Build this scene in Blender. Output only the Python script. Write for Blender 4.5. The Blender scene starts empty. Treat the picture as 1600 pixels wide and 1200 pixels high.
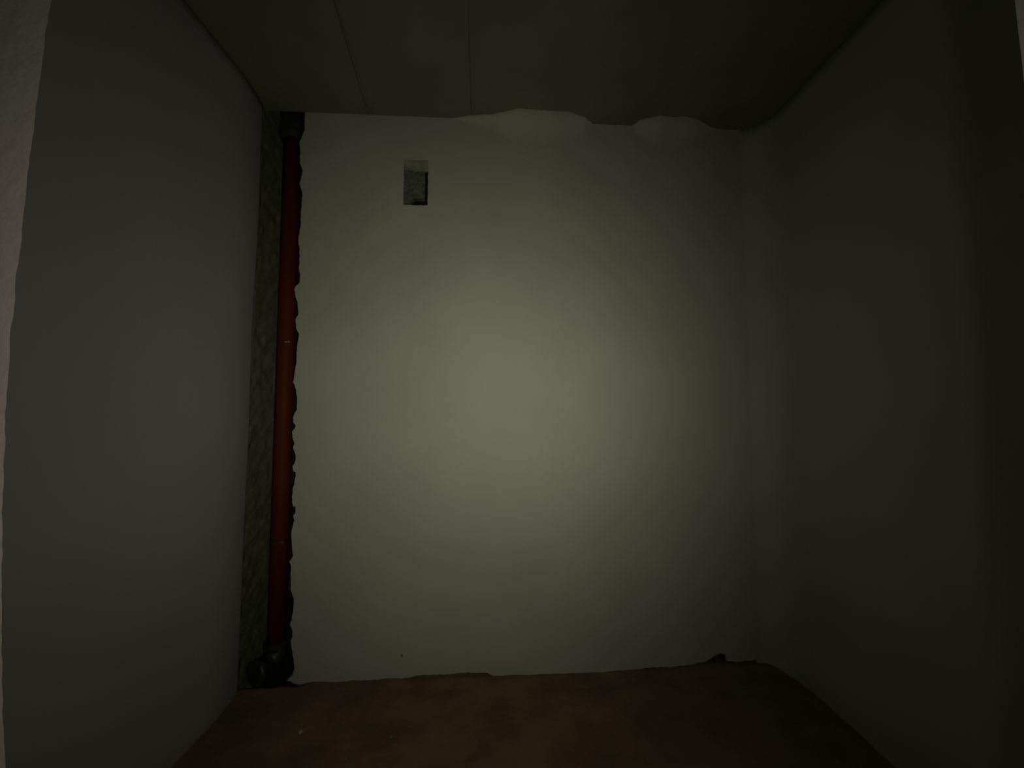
import bpy, bmesh, math, random
from mathutils import Vector, Matrix, noise

# ------------------------------------------------------------------ camera, world, flash, exposure
SC = bpy.context.scene
COL = SC.collection
F_PX = 610.0
PITCH = math.radians(3.75)
CAM = Vector((0.0, 0.0, 1.28))
cd = bpy.data.cameras.new('camera')
cd.sensor_width = 36.0
cd.lens = 36.0 * F_PX / 1600.0
cd.clip_start = 0.01
cam = bpy.data.objects.new('camera', cd)
cam.location = CAM
cam.rotation_euler = (math.pi / 2 + PITCH, 0, 0)
COL.objects.link(cam)
SC.camera = cam

world = bpy.data.worlds.new('world')
SC.world = world
world.use_nodes = True
world.node_tree.nodes['Background'].inputs[0].default_value = (0.9, 1.0, 0.8, 1)
world.node_tree.nodes['Background'].inputs[1].default_value = 0.0004

# the hand-held torch beside the lens: a soft cone, brightest along its axis
TORCH_POS = (0.060, 0.0, 1.245)
TORCH_W = 82.0
TORCH_COL = (0.99, 1.0, 0.735)
# (direction, width, share) of the lobes that make up its beam
LOBES = [((-0.45, 1, 0.0), 0.05, 0.123), ((-0.45, 1, 0.0), 0.15, 0.233), ((-0.10, 1, 0.35), 0.09, 0.172), ((-0.10, 1, 0.35), 0.15, 0.234),
         ((0.10, 1, 0.0), 0.05, 0.200), ((0.10, 1, 0.0), 0.09, 0.265), ((-0.10, 1, -0.5), 0.09, 0.160)]
ld = bpy.data.lights.new('torch', 'POINT')
ld.energy = TORCH_W
ld.shadow_soft_size = 0.011
ld.color = TORCH_COL
ld.use_nodes = True
nt = ld.node_tree
em = nt.nodes['Emission']
geo = nt.nodes.new('ShaderNodeNewGeometry')


def mnode(op, a, b=None):
    n = nt.nodes.new('ShaderNodeMath')
    n.operation = op
    for i, q in enumerate((a, b)):
        if q is None:
            continue
        if isinstance(q, (int, float)):
            n.inputs[i].default_value = q
        else:
            nt.links.new(q, n.inputs[i])
    return n.outputs[0]


total = 0.0
for aim, width, share in LOBES:
    dot = nt.nodes.new('ShaderNodeVectorMath')
    dot.operation = 'DOT_PRODUCT'
    nt.links.new(geo.outputs['Incoming'], dot.inputs[0])
    dot.inputs[1].default_value = Vector(aim).normalized()
    total = mnode('ADD', mnode('MULTIPLY', mnode('EXPONENT', mnode('DIVIDE', mnode('SUBTRACT', dot.outputs['Value'], 1.0), width)), share), total)
nt.links.new(total, em.inputs['Strength'])
torch = bpy.data.objects.new('torch', ld)
torch.location = TORCH_POS
COL.objects.link(torch)

SC.view_settings.view_transform = 'Standard'
SC.view_settings.look = 'None'
SC.view_settings.exposure = 0.0
SC.view_settings.gamma = 1.0
SC.view_settings.use_curve_mapping = False

rnd = random.Random(7)

# ------------------------------------------------------------------ room measures (metres)
H = 2.81                     # ceiling height
XL, XR = -1.225, 1.40        # side walls
YB = 1.908                   # back wall face at the left corner
SLOPE = 0.0554               # the back wall runs slightly away to the right
E = Vector((1, SLOPE, 0)).normalized()      # along the back wall
N = Vector((SLOPE, -1, 0)).normalized()     # out of the back wall into the room
O = Vector((XL, YB, 0))
WALL_LEN = (XR - XL) / E.x
CHASE = 0.20                 # depth of the pipe chase
CHASE_S = 0.205              # its right side
BOT, TOP = 0.0, H


def ray(u, v):
    a, b = (u - 800) / F_PX, (600 - v) / F_PX
    return Vector((a, math.cos(PITCH) - b * math.sin(PITCH), math.sin(PITCH) + b * math.cos(PITCH)))


def wall_sz(u, v):
    """where a measured sight line meets the back wall: (along the wall, height)"""
    d = ray(u, v)
    t = (O - CAM).dot(N) / d.dot(N)
    p = CAM + d * t
    return ((p - O).dot(E), p.z)


def level_xy(u, v, z):
    d = ray(u, v)
    t = (z - CAM.z) / d.z
    p = CAM + d * t
    return (p.x, p.y)


def wp(s, dep, z):
    """wall coordinates to world: dep > 0 is into the wall"""
    return O + E * s - N * dep + Vector((0, 0, z))


# ------------------------------------------------------------------ materials
def material(name, c1, c2, scale=6.0, rough=0.9, bump=0.3, bscale=60.0, metal=0.0, spec=0.3, wave=0.0, spots=None):
    m = bpy.data.materials.new(name)
    m.use_nodes = True
    t = m.node_tree
    p = t.nodes['Principled BSDF']
    p.inputs['Roughness'].default_value = rough
    p.inputs['Metallic'].default_value = metal
    p.inputs['Specular IOR Level'].default_value = spec
    tc = t.nodes.new('ShaderNodeTexCoord')
    n1 = t.nodes.new('ShaderNodeTexNoise')
    n1.inputs['Scale'].default_value = scale
    n1.inputs['Detail'].default_value = 6
    t.links.new(tc.outputs['Object'], n1.inputs['Vector'])
    r = t.nodes.new('ShaderNodeValToRGB')
    r.color_ramp.elements[0].position = 0.35
    r.color_ramp.elements[0].color = (*c1, 1)
    r.color_ramp.elements[1].position = 0.65
    r.color_ramp.elements[1].color = (*c2, 1)
    t.links.new(n1.outputs['Fac'], r.inputs['Fac'])
    last = r.outputs['Color']
    if spots:
        sc_, thr, colr, amt = spots
        n3 = t.nodes.new('ShaderNodeTexNoise')
        n3.inputs['Scale'].default_value = sc_
        n3.inputs['Detail'].default_value = 4
        t.links.new(tc.outputs['Object'], n3.inputs['Vector'])
        r3 = t.nodes.new('ShaderNodeValToRGB')
        r3.color_ramp.elements[0].position = thr
        r3.color_ramp.elements[0].color = (0, 0, 0, 1)
        r3.color_ramp.elements[1].position = min(1, thr + 0.06)
        r3.color_ramp.elements[1].color = (amt, amt, amt, 1)
        t.links.new(n3.outputs['Fac'], r3.inputs['Fac'])
        mx = t.nodes.new('ShaderNodeMix'); mx.data_type = 'RGBA'
        t.links.new(r3.outputs['Color'], mx.inputs['Factor'])
        t.links.new(last, mx.inputs[6])
        mx.inputs[7].default_value = (*colr, 1)
        last = mx.outputs[2]
    t.links.new(last, p.inputs['Base Color'])
    n2 = t.nodes.new('ShaderNodeTexNoise')
    n2.inputs['Scale'].default_value = bscale
    n2.inputs['Detail'].default_value = 8
    t.links.new(tc.outputs['Object'], n2.inputs['Vector'])
    b = t.nodes.new('ShaderNodeBump')
    b.inputs['Strength'].default_value = bump
    b.inputs['Distance'].default_value = 0.004
    t.links.new(n2.outputs['Fac'], b.inputs['Height'])
    if wave:
        n4 = t.nodes.new('ShaderNodeTexNoise')
        n4.inputs['Scale'].default_value = 2.2
        n4.inputs['Detail'].default_value = 2
        t.links.new(tc.outputs['Object'], n4.inputs['Vector'])
        b2 = t.nodes.new('ShaderNodeBump')
        b2.inputs['Strength'].default_value = wave
        b2.inputs['Distance'].default_value = 0.02
        t.links.new(n4.outputs['Fac'], b2.inputs['Height'])
        t.links.new(b.outputs['Normal'], b2.inputs['Normal'])
        t.links.new(b2.outputs['Normal'], p.inputs['Normal'])
    else:
        t.links.new(b.outputs['Normal'], p.inputs['Normal'])
    return m


M_PLASTER = material('grey_plaster', (0.291, 0.294, 0.260), (0.316, 0.316, 0.282), 3.0, 0.93, 0.20, 70, wave=0.15)
M_LEFT = material('left_plaster', (0.262, 0.232, 0.250), (0.280, 0.248, 0.267), 2.5, 0.93, 0.2, 60, wave=0.1)
M_RIGHT = M_PLASTER
M_FRONT = material('front_plaster', (0.262, 0.220, 0.240), (0.292, 0.255, 0.270), 5.0, 0.9, 0.4, 40, wave=0.2)
M_MASONRY = material('raw_masonry', (0.081, 0.081, 0.062), (0.115, 0.112, 0.090), 16.0, 0.97, 0.5, 45,
                     spots=(12.0, 0.60, (0.161, 0.164, 0.143), 0.4))
M_DARK = material('painted_shade', (0.010, 0.009, 0.008), (0.020, 0.017, 0.014), 20.0, 1.0, 0.5, 40, spec=0.05)  # near-black colour painted in for the shade inside recesses
M_DULL = material('dull_plaster', (0.118, 0.118, 0.099), (0.155, 0.155, 0.130), 20.0, 0.97, 0.5, 60)
M_VENT = material('vent_grey', (0.062, 0.064, 0.052), (0.112, 0.116, 0.100), 45.0, 0.95, 0.8, 60)
M_LIP = material('lip_midtone', (0.150, 0.150, 0.125), (0.20, 0.20, 0.17), 25.0, 0.95, 0.5, 60)
M_CEIL = material('ceiling_concrete', (0.142, 0.137, 0.103), (0.164, 0.160, 0.119), 4.0, 0.95, 0.35, 40, wave=0.2)
M_FLOOR = material('rough_screed', (0.115, 0.077, 0.046), (0.167, 0.115, 0.068), 5.0, 0.97, 0.9, 35,
                   spots=(18.0, 0.68, (0.186, 0.155, 0.118), 0.35))
M_PIPE = material('orange_brown_plastic', (0.066, 0.011, 0.0025), (0.080, 0.014, 0.0035), 7.0, 0.6, 0.12, 25, spec=0.08)
M_SOCKET = material('black_rubber', (0.012, 0.013, 0.011), (0.03, 0.03, 0.027), 20.0, 0.45, 0.3, 50, spec=0.4)
M_STEEL = material('zinc_steel', (0.25, 0.24, 0.22), (0.35, 0.34, 0.32), 30.0, 0.35, 0.1, 60, metal=1.0)
M_CRUMB = material('plaster_crumb', (0.260, 0.248, 0.223), (0.372, 0.353, 0.322), 20.0, 0.95, 0.6, 80)


# ------------------------------------------------------------------ helpers
def obj(name, bm, m, parent=None, smooth=False):
    me = bpy.data.meshes.new(name)
    bmesh.ops.recalc_face_normals(bm, faces=bm.faces[:])
    bm.to_mesh(me)
    bm.free()
    me.materials.append(m)
    if smooth:
        for p in me.polygons:
            p.use_smooth = True
    o = bpy.data.objects.new(name, me)
    COL.objects.link(o)
    if parent:
        o.parent = parent
        o.matrix_parent_inverse = Matrix.Translation(-parent.location) if parent.type == 'EMPTY' else Matrix()
    return o


def tag(o, label=None, cat=None, group=None, kind=None):
    for k, v in (('label', label), ('category', cat), ('group', group), ('kind', kind)):
        if v:
            o[k] = v
    return o


def thing(name, loc, label, cat, group=None):
    o = bpy.data.objects.new(name, None)
    o.location = loc
    o.empty_display_size = 0.05
    COL.objects.link(o)
    return tag(o, label, cat, group)


def hexa(bm, pts):
    v = [bm.verts.new(p) for p in pts]
    for f in ((0, 1, 2, 3), (4, 7, 6, 5), (0, 4, 5, 1), (1, 5, 6, 2), (2, 6, 7, 3), (3, 7, 4, 0)):
        bm.faces.new([v[i] for i in f])
    return v


def box(bm, x0, x1, y0, y1, z0, z1):
    return hexa(bm, [(x0, y0, z0), (x1, y0, z0), (x1, y1, z0), (x0, y1, z0), (x0, y0, z1), (x1, y0, z1), (x1, y1, z1), (x0, y1, z1)])


def wbox(bm, s0, s1, d0, d1, z0, z1):
    return hexa(bm, [wp(s0, d0, z0), wp(s1, d0, z0), wp(s1, d1, z0), wp(s0, d1, z0),
                     wp(s0, d0, z1), wp(s1, d0, z1), wp(s1, d1, z1), wp(s0, d1, z1)])


def ragged(pts, step=0.012, amp=0.0018):
    """fine crumbling between the measured points of an open outline"""
    out = []
    for (a, b) in zip(pts[:-1], pts[1:]):
        a, b = Vector(a), Vector(b)
        n = max(1, int((b - a).length / step))
        for i in range(n):
            p = a.lerp(b, i / n)
            if i:
                p += Vector((rnd.uniform(-amp, amp), rnd.uniform(-amp, amp)))
            out.append(p)
    out.append(Vector(pts[-1]))
    return out


def slab_from_loops(loops, to3, depth):
    """flat plate with holes: loops of 2-D points, to3(point, depth) -> world"""
    bm = bmesh.new()
    fe = []
    rings = []
    for lp in loops:
        vs = [bm.verts.new(to3(p, 0)) for p in lp]
        rings.append(vs)
        fe += [bm.edges.new((vs[i], vs[(i + 1) % len(vs)])) for i in range(len(vs))]
    bmesh.ops.triangle_fill(bm, use_beauty=True, use_dissolve=False, edges=fe)
    front = bm.faces[:]
    back = {}
    for vs, lp in zip(rings, loops):
        for v, p in zip(vs, lp):
            back[v] = bm.verts.new(to3(p, depth))
    for f in front:
        bm.faces.new([back[v] for v in reversed(f.verts)])
    for vs in rings:
        for i in range(len(vs)):
            a, b = vs[i], vs[(i + 1) % len(vs)]
            bm.faces.new((a, b, back[b], back[a]))
    return bm


def tube(bm, path, rads, seg=40, cap=True):
    path = [Vector(p) for p in path]
    rings = []
    up = Vector((0.3, 1, 0.1)).normalized()
    for i, p in enumerate(path):
        a = path[max(0, i - 1)]
        b = path[min(len(path) - 1, i + 1)]
        t = (b - a).normalized()
        x = t.cross(up).normalized()
        y = t.cross(x).normalized()
        r = rads[i] if hasattr(rads, '__len__') else rads
        rings.append([bm.verts.new(p + (x * math.cos(2 * math.pi * k / seg) + y * math.sin(2 * math.pi * k / seg)) * r) for k in range(seg)])
    for r0, r1 in zip(rings[:-1], rings[1:]):
        for k in range(seg):
            bm.faces.new((r0[k], r0[(k + 1) % seg], r1[(k + 1) % seg], r1[k]))
    if cap:
        bm.faces.new(rings[0])
        bm.faces.new(list(reversed(rings[-1])))


# ------------------------------------------------------------------ floor
bm = bmesh.new()
NX, NY = 130, 240
x0, x1, y0, y1 = XL - 0.25, XR + 0.25, -1.2, 2.30
grid = []
for j in range(NY + 1):
    row = []
    for i in range(NX + 1):
        x = x0 + (x1 - x0) * i / NX
        y = y0 + (y1 - y0) * j / NY
        q = Vector((x, y, 0))
        z = 0.006 * noise.noise(q * 2.2) + 0.005 * noise.noise(q * 9) + 0.003 * noise.noise(q * 30)
        # swept-up mortar along the back wall
        dback = max(0.0, -((q - O).dot(N)) * -1)
        s = (q - O).dot(E)
        bank = 0.005 + 0.012 * noise.noise(Vector((s * 7, 3.1, 0))) + 0.020 * max(0, min(1, (s - 1.9) / 0.35))
        z += bank * math.exp(-(dback / 0.045) ** 2)
        if -(q - O).dot(N) > -0.008 and s < CHASE_S + 0.03:
            z -= 0.22                                           # pit added so the foot of the chase lies in shade
        row.append(bm.verts.new((x, y, z - 0.006)))
    grid.append(row)
for j in range(NY):
    for i in range(NX):
        bm.faces.new((grid[j][i], grid[j][i + 1], grid[j + 1][i + 1], grid[j + 1][i]))
ring = grid[0] + [r[-1] for r in grid[1:]] + list(reversed(grid[-1]))[1:] + [r[0] for r in reversed(grid[1:-1])]
low = [bm.verts.new((v.co.x, v.co.y, -0.30)) for v in ring]
for i in range(len(ring)):
    k = (i + 1) % len(ring)
    bm.faces.new((ring[i], low[i], low[k], ring[k]))
bm.faces.new(low)
floor = tag(obj('floor', bm, M_FLOOR, smooth=True), 'rough brown screed floor strewn with mortar crumbs', kind='structure')

# ------------------------------------------------------------------ ceiling: three concrete slabs with recessed joints
seam1 = [level_xy(580, 182, H), level_xy(546, 75, H)]
seam2 = [level_xy(737, 186, H), level_xy(732, 26, H)]


def seam_x(sm, y):
    (xa, ya), (xb, yb) = sm
    return xa + (xb - xa) * (y - ya) / (yb - ya)


bm = bmesh.new()
box(bm, XL - 0.25, XL + 0.21, -1.2, 1.905, H + 0.010, H + 0.25)
box(bm, XL + 0.21, XR + 0.25, -1.2, 2.30, H + 0.010, H + 0.25)
ceiling = tag(obj('ceiling', bm, M_CEIL), 'bare concrete slab ceiling with two open joints', kind='structure')


def back_y(x):
    return YB + (x - XL) * SLOPE


def slab(xa, xb, gap_a, gap_b):
    """underside plate between two joints; xa/xb are functions of y"""
    bm = bmesh.new()
    n = 40
    A, B = [], []
    for i in range(n + 1):
        y = -1.2 + (1.2 + 2.06) * i / n
        j = 0.0012 * noise.noise(Vector((y * 25, 1.7, 0)))
        wide = 0.22 + 0.78 * max(0, min(1, (y - 1.25) / 0.55))     # the joint opens towards the back wall
        A.append((xa(y) + gap_a * wide + j * (gap_a > 0), y))
        B.append((xb(y) - gap_b * wide - j * (gap_b > 0), y))
    va = [bm.verts.new((x, min(y, back_y(x)), H)) for x, y in A]
    vb = [bm.verts.new((x, min(y, back_y(x)), H)) for x, y in B]
    ta = [bm.verts.new((v.co.x, v.co.y, H + 0.010)) for v in va]
    tb = [bm.verts.new((v.co.x, v.co.y, H + 0.010)) for v in vb]
    for i in range(n):
        if (va[i].co - va[i + 1].co).length < 1e-6:
            continue
        bm.faces.new((va[i], vb[i], vb[i + 1], va[i + 1]))
        bm.faces.new((ta[i], ta[i + 1], tb[i + 1], tb[i]))
        bm.faces.new((va[i], va[i + 1], ta[i + 1], ta[i]))
        bm.faces.new((vb[i], tb[i], tb[i + 1], vb[i + 1]))
    return obj('ceiling_slab', bm, M_CEIL, ceiling)


slab(lambda y: XL - 0.03, lambda y: seam_x(seam1, y), 0, 0.012)
slab(lambda y: seam_x(seam1, y), lambda y: seam_x(seam2, y), 0.012, 0.003)
slab(lambda y: seam_x(seam2, y), lambda y: XR + 0.03, 0.003, 0)

# ------------------------------------------------------------------ back wall: masonry behind, plaster coat in front
vent_px = [(630, 253), (669, 253), (669, 320), (631, 320)]
V0 = wall_sz(630, 320)
V1 = wall_sz(669, 252)
vs0, vs1, vz0, vz1 = V0[0], V1[0], V0[1], V1[1]
n0 = wall_sz(1117, 1042)
n1_ = wall_sz(1133, 1021)
ns0, ns1, nz0, nz1 = n0[0], n1_[0], n0[1], n1_[1]
PL = 0.028                                   # plaster thickness

bm = bmesh.new()
ss = sorted([CHASE_S, vs0, vs1, ns0, ns1, WALL_LEN + 0.02])
zz = sorted([-0.1, nz0, nz1, vz0, vz1, H + 0.02])
for i in range(len(ss) - 1):
    for j in range(len(zz) - 1):
        sc_, zc = (ss[i] + ss[i + 1]) / 2, (zz[j] + zz[j + 1]) / 2
        if vs0 < sc_ < vs1 and vz0 < zc < vz1:
            continue
        if ns0 < sc_ < ns1 and nz0 < zc < nz1:
            continue
        wbox(bm, ss[i], ss[i + 1], PL, 0.26, zz[j], zz[j + 1])
# closing masonry behind everything
wbox(bm, -0.25, WALL_LEN + 0.25, 0.26, 0.34, -0.1, H + 0.25)
bmesh.ops.remove_doubles(bm, verts=bm.verts[:], dist=1e-5)
wall_back = tag(obj('wall_back', bm, M_MASONRY), 'back wall of raw masonry under a grey plaster coat', kind='structure')

# rough back of the chase behind the pipe, its shade painted on
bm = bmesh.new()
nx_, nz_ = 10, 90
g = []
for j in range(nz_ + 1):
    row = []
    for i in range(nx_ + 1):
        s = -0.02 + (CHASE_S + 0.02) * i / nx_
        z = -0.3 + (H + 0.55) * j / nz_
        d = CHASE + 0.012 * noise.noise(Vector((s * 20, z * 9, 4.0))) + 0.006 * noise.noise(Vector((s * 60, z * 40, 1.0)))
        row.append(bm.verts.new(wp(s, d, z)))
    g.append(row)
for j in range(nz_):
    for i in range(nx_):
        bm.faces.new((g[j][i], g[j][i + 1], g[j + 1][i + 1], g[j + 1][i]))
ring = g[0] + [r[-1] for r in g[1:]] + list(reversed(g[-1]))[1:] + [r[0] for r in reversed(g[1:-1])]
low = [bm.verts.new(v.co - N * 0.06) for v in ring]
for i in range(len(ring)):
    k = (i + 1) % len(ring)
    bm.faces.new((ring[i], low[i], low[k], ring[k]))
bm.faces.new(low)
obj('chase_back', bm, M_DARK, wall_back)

# recess where the plaster is broken away, lined with painted shade
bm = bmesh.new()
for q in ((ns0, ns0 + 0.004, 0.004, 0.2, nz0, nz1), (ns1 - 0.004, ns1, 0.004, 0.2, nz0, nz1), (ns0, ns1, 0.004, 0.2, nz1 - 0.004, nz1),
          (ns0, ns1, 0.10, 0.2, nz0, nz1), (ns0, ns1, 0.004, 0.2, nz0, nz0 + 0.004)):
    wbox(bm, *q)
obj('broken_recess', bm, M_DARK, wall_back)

# sides of the chase cut through the masonry, coloured black for shade
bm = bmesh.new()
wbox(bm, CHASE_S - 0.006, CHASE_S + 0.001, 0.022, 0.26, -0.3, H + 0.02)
wbox(bm, -0.03, CHASE_S, 0.006, 0.20, -0.30, -0.06)  # added block in the pit, shade put into its colour
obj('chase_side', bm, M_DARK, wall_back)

LEFT_EDGE = [(476, 192), (476, 204), (471, 216), (468, 222), (469, 235), (469, 250), (469, 256), (473, 267), (470, 280), (468, 287),
             (472, 300), (472, 315), (470, 330), (470, 350), (468, 365), (466, 375), (468, 390), (468, 410), (467, 420), (469, 430),
             (468, 442), (462, 447), (460, 452), (462, 464), (465, 472), (466, 486), (466, 492), (462, 498), (463, 514), (467, 521),
             (466, 530), (464, 544), (463, 568), (460, 584), (458, 598), (460, 600), (463, 610), (464, 626), (464, 640), (460, 646),
             (458, 652), (458, 660), (462, 665), (461, 669), (456, 675), (457, 684), (460, 693), (458, 700), (462, 712), (462, 718),
             (460, 724), (457, 728), (458, 736), (462, 738), (462, 742), (460, 754), (457, 766), (456, 784), (458, 791), (462, 792),
             (461, 802), (458, 806), (460, 813), (457, 824), (455, 834), (456, 852), (458, 868), (455, 874), (452, 877), (455, 886),
             (454, 903), (454, 921), (459, 936), (458, 953), (456, 968), (453, 977), (457, 986), (457, 994), (454, 1001), (456, 1016),
             (459, 1031), (460, 1046), (457, 1055), (448, 1064)]
BOTTOM = [(465, 1069), (506, 1069), (531, 1066), (559, 1065), (584, 1062), (615, 1062), (643, 1058), (662, 1054), (693, 1054),
          (727, 1051), (761, 1051), (773, 1057), (814, 1059), (851, 1057), (876, 1059), (901, 1054), (932, 1054), (964, 1051),
          (989, 1046), (1017, 1043), (1051, 1042), (1082, 1038), (1104, 1033), (1117, 1024), (1125, 1021), (1133, 1022), (1136, 1033),
          (1157, 1034), (1189, 1030), (1220, 1036)]
left_sz = [wall_sz(*p) for p in LEFT_EDGE]
bot_sz = [wall_sz(*p) for p in BOTTOM]
outline = ragged(left_sz, 0.010, 0.0016)[:-1] + ragged([left_sz[-1]] + bot_sz, 0.014, 0.0025)
outline += [Vector((WALL_LEN, outline[-1].y)), Vector((WALL_LEN, H)), Vector((left_sz[0][0], H))]
hole = ragged([(vs0, vz0), (vs1, vz0), (vs1, vz1), (vs0, vz1), (vs0, vz0)], 0.011, 0.0014)[:-1]
bm = slab_from_loops([outline, hole], lambda p, d: wp(p[0], d, p[1]), PL)
plaster = obj('plaster_coat', bm, M_PLASTER, wall_back)
plaster['label'] = 'smooth grey-green plaster with a broken left edge'

# smeared plaster rounding the joint between wall and ceiling
TOPLINE = [(600, 186), (640, 187), (700, 186), (735, 180), (770, 178), (812, 169), (861, 173), (887, 174), (913, 182), (926, 193), (945, 199)]
TOPLINE2 = [(985, 199), (1001, 187), (1033, 180), (1052, 183), (1072, 182), (1092, 187), (1108, 197), (1122, 203)]
for line in (TOPLINE, TOPLINE2):
    pts = [Vector(level_xy(u, v, H)) for u, v in line]
    pts = ragged([tuple(p) for p in pts], 0.012, 0.002)
    bm = bmesh.new()
    rows, backs = [], []
    for p in pts:
        b = back_y(p.x)
        reach = max(0.002, b - p.y)
        rows.append([bm.verts.new((p.x, p.y + reach * math.sin(k / 12 * math.pi / 2) - 0.0006,
                                   H - 0.0012 - reach * 1.5 * (1 - math.cos(k / 12 * math.pi / 2)))) for k in range(13)])
        backs.append([bm.verts.new((p.x, b + 0.004, H + 0.002)), bm.verts.new((p.x, b + 0.004, rows[-1][-1].co.z)), bm.verts.new((p.x, p.y, H + 0.002))])
    for i in range(len(rows) - 1):
        for k in range(12):
            bm.faces.new((rows[i][k], rows[i + 1][k], rows[i + 1][k + 1], rows[i][k + 1]))
        for k, k2 in ((0, 1), (2, 0)):
            bm.faces.new((backs[i][k], backs[i + 1][k], backs[i + 1][k2], backs[i][k2]))
    obj('plaster_smear', bm, M_PLASTER, wall_back, smooth=True)

# ------------------------------------------------------------------ left wall: plaster face to the chase, bare masonry inside it
def side_wall(name, x, xo, ya, yb, m, wob, label):
    bm = bmesh.new()
    ny, nz = 46, 50
    g = []
    for j in range(nz + 1):
        row = []
        for i in range(ny + 1):
            y = ya + (yb - ya) * i / ny
            z = -0.05 + (H + 0.06) * j / nz
            off = wob * noise.noise(Vector((y * 2.1, z * 1.6, x)))
            e = max(0, (y - (yb - 0.26)) / 0.26) if name == 'wall_left' else 0
            off -= 0.030 * e ** 2                                   # arris rounding into the chase
            row.append(bm.verts.new((x + (off if x < 0 else -off), y, z)))
        g.append(row)
    for j in range(nz):
        for i in range(ny):
            bm.faces.new((g[j][i], g[j][i + 1], g[j + 1][i + 1], g[j + 1][i]))
    ring = g[0] + [r[-1] for r in g[1:]] + list(reversed(g[-1]))[1:] + [r[0] for r in reversed(g[1:-1])]
    low = [bm.verts.new((xo, v.co.y, v.co.z)) for v in ring]
    for i in range(len(ring)):
        k = (i + 1) % len(ring)
        bm.faces.new((ring[i], low[i], low[k], ring[k]))
    bm.faces.new(low)
    return tag(obj(name, bm, m, smooth=False), label, kind='structure')


wall_left = side_wall('wall_left', XL, XL - 0.2, 0.42, 1.885, M_LEFT, 0.006, 'plain grey plastered left wall')
for p in wall_left.data.polygons:
    p.use_smooth = len(p.vertices) == 4

# right wall: its plaster sweeps round the back corner without an arris
prof = []
p0, p1, p2 = Vector((1.23, back_y(1.23) + 0.001)), Vector((1.362, back_y(1.362))), Vector((1.370, 1.86))
for i in range(15):
    t = i / 14
    prof.append(p0 * (1 - t) ** 2 + p1 * 2 * t * (1 - t) + p2 * t * t)
for i in range(1, 24):
    prof.append(p2.lerp(Vector((1.405, 0.33)), i / 23))
bm = bmesh.new()
nz = 50
g = []
for j in range(nz + 1):
    z = -0.05 + (H + 0.06) * j / nz
    row = []
    for i, q in enumerate(prof):
        w = min(1, i / 8) * 0.006 * noise.noise(Vector((q.y * 2.1, z * 1.6, 1.4)))
        row.append(bm.verts.new((q.x + w, q.y, z)))
    g.append(row)
for j in range(nz):
    for i in range(len(prof) - 1):
        bm.faces.new((g[j][i], g[j][i + 1], g[j + 1][i + 1], g[j + 1][i]))
backs = []
for j in (0, nz):
    z = g[j][0].co.z
    backs.append([bm.verts.new((1.62, 0.33, z)), bm.verts.new((1.62, 2.12, z)), bm.verts.new((1.23, 2.12, z))])
lo, hi = backs
bm.faces.new([v for v in g[0]] + lo)
bm.faces.new([v for v in g[nz]] + hi)
bm.faces.new([g[j][-1] for j in range(nz + 1)] + [hi[0], lo[0]])
bm.faces.new([lo[0], hi[0], hi[1], lo[1]])
bm.faces.new([lo[1], hi[1], hi[2], lo[2]])
bm.faces.new([g[j][0] for j in range(nz + 1)] + [hi[2], lo[2]])
wall_right = tag(obj('wall_right', bm, M_RIGHT, smooth=False), 'dark plain plastered right wall with a rounded far corner', kind='structure')
for p in wall_right.data.polygons:
    p.use_smooth = len(p.vertices) == 4 and p.area < 0.02

bm = bmesh.new()
ny, nz = 14, 170
g = []
for j in range(nz + 1):
    row = []
    for i in range(ny + 1):
        y = 1.87 + 0.40 * i / ny
        z = -0.05 + (H + 0.30) * j / nz
        q = Vector((y * 18, z * 14, 8.0))
        off = -0.026 + 0.007 * noise.noise(q) + 0.005 * noise.noise(q * 2.7)
        row.append(bm.verts.new((XL + off, y, z)))
    g.append(row)
for j in range(nz):
    for i in range(ny):
        bm.faces.new((g[j][i], g[j][i + 1], g[j + 1][i + 1], g[j + 1][i]))
ring = g[0] + [r[-1] for r in g[1:]] + list(reversed(g[-1]))[1:] + [r[0] for r in reversed(g[1:-1])]
low = [bm.verts.new((XL - 0.2, v.co.y, v.co.z)) for v in ring]
for i in range(len(ring)):
    k = (i + 1) % len(ring)
    bm.faces.new((ring[i], low[i], low[k], ring[k]))
bm.faces.new(low)
o = obj('bare_masonry', bm, M_MASONRY, wall_left)
o['label'] = 'bare mottled masonry strip beside the pipe'

# ------------------------------------------------------------------ front wall around the opening the camera looks through
JL, JR = 0.38, 0.25          # distance of the wall's front face at the left and right edge of the opening
L_EDGE = [(82, -40), (80, 0), (70, 60), (63, 120), (54, 190), (45, 260), (37, 330), (30, 400), (24, 440), (22, 480), (15, 530), (12, 600),
          (8, 660), (8, 700), (4, 770), (3, 850), (2, 930), (3, 1000), (4, 1080), (6, 1140), (8, 1180), (9, 1240)]
R_TOP = 1581


def at_y(u, v, y):
    d = ray(u, v)
    p = CAM + d * (y / d.y)
    return (p.x, p.z)


bm = bmesh.new()
le = [at_y(u, v, JL) for u, v in L_EDGE]
le = [(p.x, p.y) for p in ragged(le, 0.008, 0.0009)]
le = [(le[0][0], 2.12)] + le + [(le[-1][0], -0.05)]


def pier(bm, edge, sgn, yj, x_out, z_lo):
    cols = []
    for x, z in edge:
        y = yj
        cols.append([bm.verts.new((x, y, z)), bm.verts.new((x + sgn * 0.012, y + 0.008, z)), bm.verts.new((x + sgn * 0.22, yj + 0.10, z)),
                     bm.verts.new((x_out, yj + 0.10, z)), bm.verts.new((x_out, yj, z))])
    for a, b in zip(cols[:-1], cols[1:]):
        for k in range(5):
            k2 = (k + 1) % 5
            bm.faces.new((a[k], b[k], b[k2], a[k2]))
    bm.faces.new(cols[0])
    bm.faces.new(list(reversed(cols[-1])))


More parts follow.
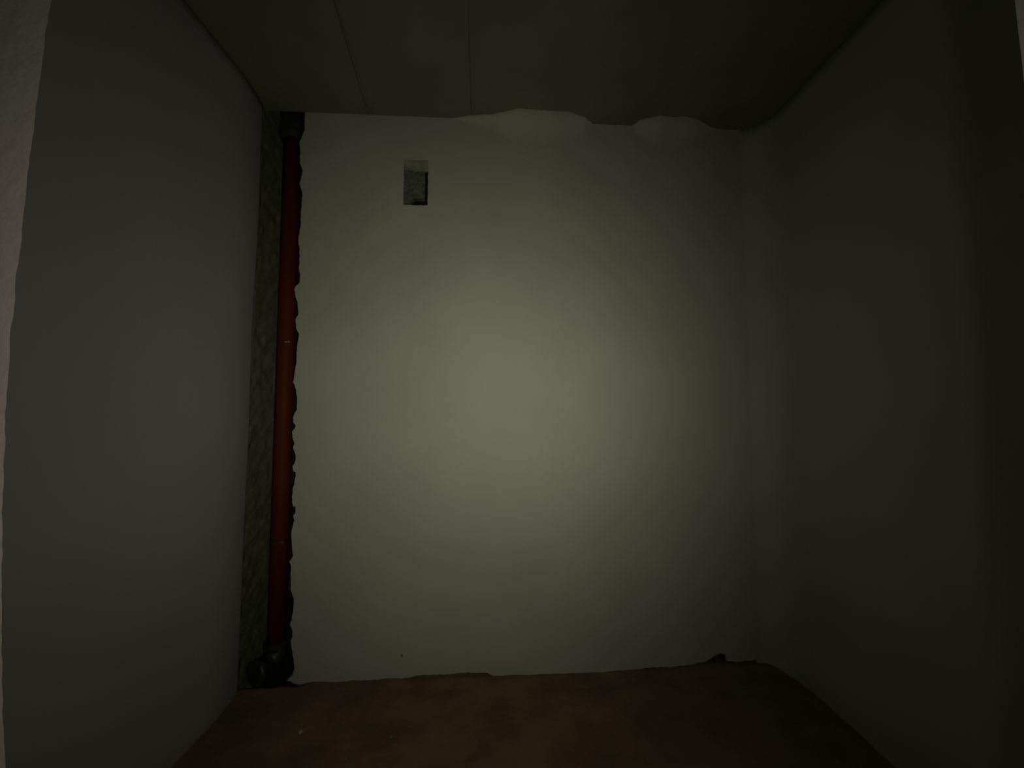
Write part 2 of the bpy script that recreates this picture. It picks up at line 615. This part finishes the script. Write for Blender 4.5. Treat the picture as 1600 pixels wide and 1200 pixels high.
pier(bm, le, -1, JL, -1.45, 0)
xr = at_y(R_TOP, 0, JR)[0]
re_ = [(xr, 2.12), (xr, 1.75), (xr + 0.002, 1.6), (xr + 0.004, 1.4), (xr + 0.003, 1.2), (xr, 0.9), (xr, 0.4), (xr, -0.05)]
re_ = [(p.x, p.y) for p in ragged(re_, 0.02, 0.0006)]
pier(bm, re_, 1, JR, 1.62, 0)
hexa(bm, [(-1.45, JL, 2.12), (1.62, JR - 0.14, 2.12), (1.62, JR + 0.10, 2.12), (-1.45, JL + 0.10, 2.12),
          (-1.45, JL, H + 0.05), (1.62, JR - 0.14, H + 0.05), (1.62, JR + 0.10, H + 0.05), (-1.45, JL + 0.10, H + 0.05)])
wall_front = tag(obj('wall_front', bm, M_FRONT), 'near plastered wall edge framing the opening', kind='structure')

# ------------------------------------------------------------------ vent opening high on the back wall
vt = thing('vent_opening', wp((vs0 + vs1) / 2, 0.03, vz0), 'small upright rectangular vent hole with grey inside, high on the back wall', 'vent')
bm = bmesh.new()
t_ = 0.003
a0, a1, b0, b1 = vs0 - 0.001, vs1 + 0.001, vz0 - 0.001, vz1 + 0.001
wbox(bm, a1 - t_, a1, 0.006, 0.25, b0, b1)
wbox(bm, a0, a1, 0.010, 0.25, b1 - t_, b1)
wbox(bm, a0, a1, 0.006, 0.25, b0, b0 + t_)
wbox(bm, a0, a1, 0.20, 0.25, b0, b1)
obj('shade_lining', bm, M_DARK, vt)  # added lining, its black colour stands for shade in the gaps
bm = bmesh.new()
# rough block standing back in the hole, the gap right and below kept black by painted shade
n = 18
g = []
for j in range(n + 1):
    row = []
    for i in range(n + 1):
        u_, w_ = i / n, j / n
        s = vs0 + 0.001 + (vs1 - vs0 - 0.023) * u_
        bottom = vz0 + 0.014 + 0.044 * min(1, u_ * 2.0)
        z = bottom + (vz1 - 0.004 - bottom) * w_
        d = 0.030 + 0.004 * noise.noise(Vector((s * 60, z * 60, 0))) + 0.008 * noise.noise(Vector((s * 22, z * 16, 5))) + 0.010 * u_
        row.append(bm.verts.new(wp(s, d, z)))
    g.append(row)
for j in range(n):
    for i in range(n):
        bm.faces.new((g[j][i], g[j][i + 1], g[j + 1][i + 1], g[j + 1][i]))
ring = g[0] + [r[-1] for r in g[1:]] + list(reversed(g[-1]))[1:] + [r[0] for r in reversed(g[1:-1])]
low = [bm.verts.new(v.co - N * 0.03) for v in ring]
for i in range(len(ring)):
    k = (i + 1) % len(ring)
    bm.faces.new((ring[i], low[i], low[k], ring[k]))
bm.faces.new(low)
obj('infill_block', bm, M_VENT, vt)
# mid-toned lip curving inward at the top of the hole
bm = bmesh.new()
rows = []
n = 12
for i in range(n + 1):
    s = vs0 - 0.002 + (vs1 - vs0 + 0.004) * i / n
    hgt = 0.040 + 0.012 * noise.noise(Vector((i * 0.7, 3.3, 0)))
    rows.append([bm.verts.new(wp(s, -0.001 + 0.034 * (t / 5) ** 2, vz1 + 0.004 - hgt * t / 5)) for t in range(6)] + [bm.verts.new(wp(s, 0.045, vz1 + 0.002))])
for r0, r1 in zip(rows[:-1], rows[1:]):
    for k in range(7):
        k2 = (k + 1) % 7
        bm.faces.new((r0[k], r1[k], r1[k2], r0[k2]))
bm.faces.new(rows[0])
bm.faces.new(list(reversed(rows[-1])))
obj('hole_lip', bm, M_LIP, vt)

# ------------------------------------------------------------------ sewer pipe in the chase
PR = 0.040
PY_ = 1.990
PB = Vector((-1.152, PY_, 0.0))       # axis at the floor
PT = Vector((-1.171, PY_, H + 0.2))   # axis at the ceiling


def paxis(z):
    return PB.lerp(PT, z / (H + 0.2))


def pz(v):
    """height on the pipe of a measured picture row"""
    d = ray(445, v)
    return CAM.z + d.z * (PY_ - PR) / d.y


pipe = thing('drain_pipe', PB, 'tall orange-brown plastic drain pipe in the broken-out corner chase', 'pipe')
zc = pz(1008)
bm = bmesh.new()
tube(bm, [paxis(zc - 0.02), paxis(0.9), paxis(1.8), paxis(H + 0.15)], PR, 48)
obj('pipe_body', bm, M_PIPE, pipe, smooth=False)
for p in bpy.data.objects['pipe_body'].data.polygons:
    p.use_smooth = len(p.vertices) == 4
# added black tube standing in for the shadow at the pipe top
bm = bmesh.new()
zt = pz(214)
ca = paxis(zt)
tube(bm, [ca, ca + Vector((0, 0, 0.002)), ca + Vector((0, 0, 0.03)), ca + Vector((0, 0, 0.2))], [0.044, 0.056, 0.060, 0.060], 40)
obj('top_shade_tube', bm, M_SOCKET, pipe)
# black bend at the foot: socket collar, bend, outlet
bm = bmesh.new()
c = paxis(zc)
tube(bm, [c + Vector((0, 0, 0.004)), c + Vector((0, 0, 0)), c + Vector((0, 0, -0.02)), c + Vector((0, 0, -0.024)), c + Vector((0, 0, -0.05))],
     [0.046, 0.056, 0.056, 0.052, 0.051], 48)
obj('socket_collar', bm, M_SOCKET, pipe, smooth=False)
bm = bmesh.new()
path, rr = [], []
for k in range(11):
    a = math.pi / 2 * k / 10
    path.append(c + Vector((-0.020 * (1 - math.cos(a)), -0.060 * (1 - math.cos(a)), -0.040 - 0.055 * math.sin(a))))
    rr.append(0.052)
path.append(path[-1] + Vector((-0.008, -0.02, 0))); rr.append(0.052)
path.append(path[-1] + Vector((-0.001, -0.002, 0))); rr.append(0.058)
path.append(path[-1] + Vector((-0.008, -0.02, 0))); rr.append(0.058)
path.append(path[-1] + Vector((-0.001, -0.002, 0))); rr.append(0.048)
tube(bm, path, rr, 40)
o = obj('pipe_bend', bm, M_SOCKET, pipe)
o['label'] = 'black bend at the foot of the pipe'
for p in o.data.polygons:
    p.use_smooth = len(p.vertices) == 4
# steel clamp bands with bolts
for v, w in ((534, 0.002), (848, 0.002)):
    z = pz(v)
    bm = bmesh.new()
    c = paxis(z)
    tube(bm, [c + Vector((0, 0, -w)), c + Vector((0, 0, -w + 0.001)), c + Vector((0, 0, w - 0.001)), c + Vector((0, 0, w))],
         [PR, PR + 0.0022, PR + 0.0022, PR], 48)
    cl = obj('clamp_band', bm, M_STEEL, pipe)
    cl['label'] = 'thin steel band round the pipe'
    bm = bmesh.new()
    dirv = Vector((0.68, -0.73, 0)).normalized()
    b0_ = c + dirv * (PR - 0.001)
    tube(bm, [b0_, b0_ + dirv * 0.010, b0_ + dirv * 0.0105, b0_ + dirv * 0.014], [0.0035, 0.0035, 0.0065, 0.0055], 6)
    obj('bolt', bm, M_STEEL, cl)
    bm = bmesh.new()
    tube(bm, [c + Vector((0, PR - 0.002, 0)), c + Vector((0, 0.17, 0))], 0.004, 10)
    obj('fixing_rod', bm, M_STEEL, cl)

# ------------------------------------------------------------------ crumbs on the floor
def floor_z(x, y):
    q = Vector((x, y, 0))
    z = 0.006 * noise.noise(q * 2.2) + 0.005 * noise.noise(q * 9) + 0.003 * noise.noise(q * 30)
    dback = max(0.0, (q - O).dot(N))
    s = (q - O).dot(E)
    bank = 0.005 + 0.012 * noise.noise(Vector((s * 7, 3.1, 0))) + 0.020 * max(0, min(1, (s - 1.9) / 0.35))
    return z + bank * math.exp(-(dback / 0.045) ** 2) - 0.006


def crumb(u, v, size, label, flat=0.6, mat=None):
    x, y = level_xy(u, v, 0.0)
    bm = bmesh.new()
    bmesh.ops.create_icosphere(bm, subdivisions=2, radius=size)
    sd = rnd.uniform(0, 50)
    for vv in bm.verts:
        k = 1 + 0.45 * noise.noise(vv.co / size * 0.9 + Vector((sd, 0, 0)))
        vv.co = Vector((vv.co.x * k * 1.15, vv.co.y * k, vv.co.z * k * flat))
    zmin = min(vv.co.z for vv in bm.verts)
    o = obj('plaster_crumb', bm, mat or M_CRUMB)
    o.location = (x, y, floor_z(x, y) - zmin - size * 0.12)
    o.rotation_euler = (0, 0, rnd.uniform(0, 6))
    return tag(o, label, 'crumb', 'pale crumbs on the brown floor')


crumb(470, 1143, 0.0085, 'pale plaster crumb on the floor in front of the pipe foot')
crumb(612, 1150, 0.0060, 'small dull crumb on the floor, right of the palest one', mat=M_DULL)
crumb(538, 1126, 0.0035, 'tiny crumb on the floor, farthest back of the pale specks', mat=M_DULL)
crumb(540, 1187, 0.0045, 'faint crumb nearest the lower edge of the floor', mat=M_DULL)

# nail hole plug low on the back wall
s, z = wall_sz(628, 1024)
bm = bmesh.new()
bmesh.ops.create_icosphere(bm, subdivisions=2, radius=0.006)
for vv in bm.verts:
    k = 1 + 0.3 * noise.noise(vv.co * 150)
    vv.co = Vector((vv.co.x * k, vv.co.y * 0.5 * k, vv.co.z * k))
o = obj('wall_plug', bm, M_MASONRY)
o.location = wp(s, -0.001, z)
tag(o, 'tiny dark plug in the plaster low on the back wall', 'plug')
